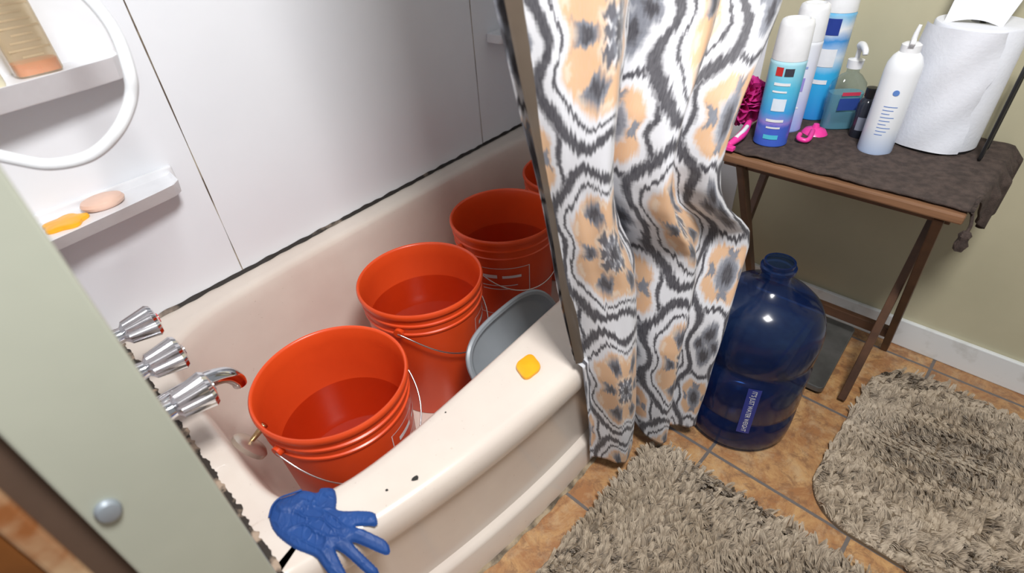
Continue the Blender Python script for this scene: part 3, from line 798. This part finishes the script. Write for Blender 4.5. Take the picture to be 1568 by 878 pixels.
# ------------------------------------------------------------ rugs
m,nt,b=newmat('shag_fiber'); M_rug=m
e=ramp01(nt,nz(nt,70,4),.35,.65); e2=ramp01(nt,nz(nt,7,3),.35,.65)
c=mixc(nt,e,(.56,.46,.34),(.30,.225,.15)); c=mixc(nt,e2*.4,c,(.66,.57,.46)); nt.links.new(c.s,b.inputs['Base Color'])
b.inputs['Roughness'].default_value=.8; b.inputs['Sheen Weight'].default_value=.2
M_rugb=pm('rug_backing',(.20,.15,.10),.95)
def rug(name,cx,cy,hx,hy,rad,n,ang=0,hgt=.022,stripe=0):
    e=empty(name,(cx,cy,0))
    ca,sa_=math.cos(ang),math.sin(ang)
    prism('backing',[(cx+x*ca-y*sa_,cy+x*sa_+y*ca) for x,y in rr(hx,hy,rad,8)],0,.009,M_rugb,e)
    p=np.random.uniform(-1,1,(int(n*1.5),2))*np.array([hx,hy])
    qx=np.abs(p[:,0])-(hx-rad); qy=np.abs(p[:,1])-(hy-rad)
    dd=np.hypot(np.maximum(qx,0),np.maximum(qy,0))+np.minimum(np.maximum(qx,qy),0)-rad
    p=p[dd<0][:n]; n=len(p)
    g=.013
    cell=np.floor(p/g); 
    h1=np.sin(cell[:,0]*127.1+cell[:,1]*311.7)*43758.5; h1-=np.floor(h1)
    h2=np.sin(cell[:,0]*269.5+cell[:,1]*183.3)*43758.5; h2-=np.floor(h2)
    cc_=(cell+np.stack([h1,h2],1))*g
    fa=1.4*np.sin(p[:,0]*11+1)+1.3*np.sin(p[:,1]*13+p[:,0]*5)+ (h1-.5)*3
    lean=np.stack([np.cos(fa),np.sin(fa)],1)*.010
    tip=p+(cc_-p)*.66+lean+np.random.normal(0,.0014,(n,2))
    hh=hgt*(.78+.20*np.random.rand(n)+.46*(h2-.5))
    if stripe: hh*= (.66+.34*np.sin(p[:,1]*stripe*.3+p[:,0]*stripe))
    mid=p*.55+tip*.45
    wa=np.random.uniform(0,math.pi,n); w=np.stack([np.cos(wa),np.sin(wa)],1)*.0014
    def w3(q,z): 
        X=cx+q[:,0]*ca-q[:,1]*sa_; Y=cy+q[:,0]*sa_+q[:,1]*ca
        return np.stack([X,Y,z],1)
    z0=np.full(n,.008)
    V=np.stack([w3(p-w,z0),w3(p+w,z0),w3(mid+w,z0+hh*.62),w3(mid-w,z0+hh*.62),w3(tip+w*.6,z0+hh*.95),w3(tip-w*.6,z0+hh*.9)],1).reshape(-1,3)
    b0=np.arange(n)*6
    F=np.stack([np.stack([b0,b0+1,b0+2,b0+3],1),np.stack([b0+3,b0+2,b0+4,b0+5],1)],1).reshape(-1,4)
    me=bpy.data.meshes.new('pile'); me.vertices.add(len(V)); me.vertices.foreach_set('co',V.ravel())
    me.loops.add(F.size); me.loops.foreach_set('vertex_index',F.ravel().astype(np.int32))
    me.polygons.add(len(F)); me.polygons.foreach_set('loop_start',(np.arange(len(F))*4).astype(np.int32)); me.polygons.foreach_set('loop_total',np.full(len(F),4,dtype=np.int32))
    me.update(calc_edges=True); me.validate(); me.materials.append(M_rug)
    me.polygons.foreach_set('use_smooth',np.ones(len(F),dtype=bool))
    link(bpy.data.objects.new('pile',me),e)
rug('shag_rug',.555,-.11,.262,.49,.05,125000)
rug('shag_rug',1.175,-.255,.292,.305,.11,90000,stripe=60)

# ------------------------------------------------------------ camera & light
cam=bpy.data.cameras.new('camera'); co=bpy.data.objects.new('camera',cam); COL.objects.link(co)
cam.sensor_width=36; cam.lens=19.1; cam.clip_start=.02
cam.dof.use_dof=True; cam.dof.focus_distance=1.3; cam.dof.aperture_fstop=2.8
r=Vector((.6912,-.7206,-.0569)).normalized(); u=Vector((.4703,.3886,.7925)); u=(u-r*u.dot(r)).normalized(); bk=r.cross(u)
co.matrix_world=Matrix(((r.x,u.x,bk.x,0),(r.y,u.y,bk.y,0),(r.z,u.z,bk.z,CZ),(0,0,0,1)))
sc.camera=co
def area(name,loc,target,size,power,col=(1,1,1)):
    l=bpy.data.lights.new(name,'AREA'); l.size=size; l.energy=power; l.color=col
    o=bpy.data.objects.new(name,l); o.location=loc; COL.objects.link(o)
    o.rotation_euler=(Vector(target)-Vector(loc)).to_track_quat('-Z','Y').to_euler()
area('ceiling_light',(.25,-.15,2.05),(.6,.80,.3),.34,38,(1,.99,.98))
w=bpy.data.worlds.new('world'); sc.world=w; w.use_nodes=True
bg=w.node_tree.nodes['Background']; bg.inputs[0].default_value=(.92,.96,1,1); bg.inputs[1].default_value=.30
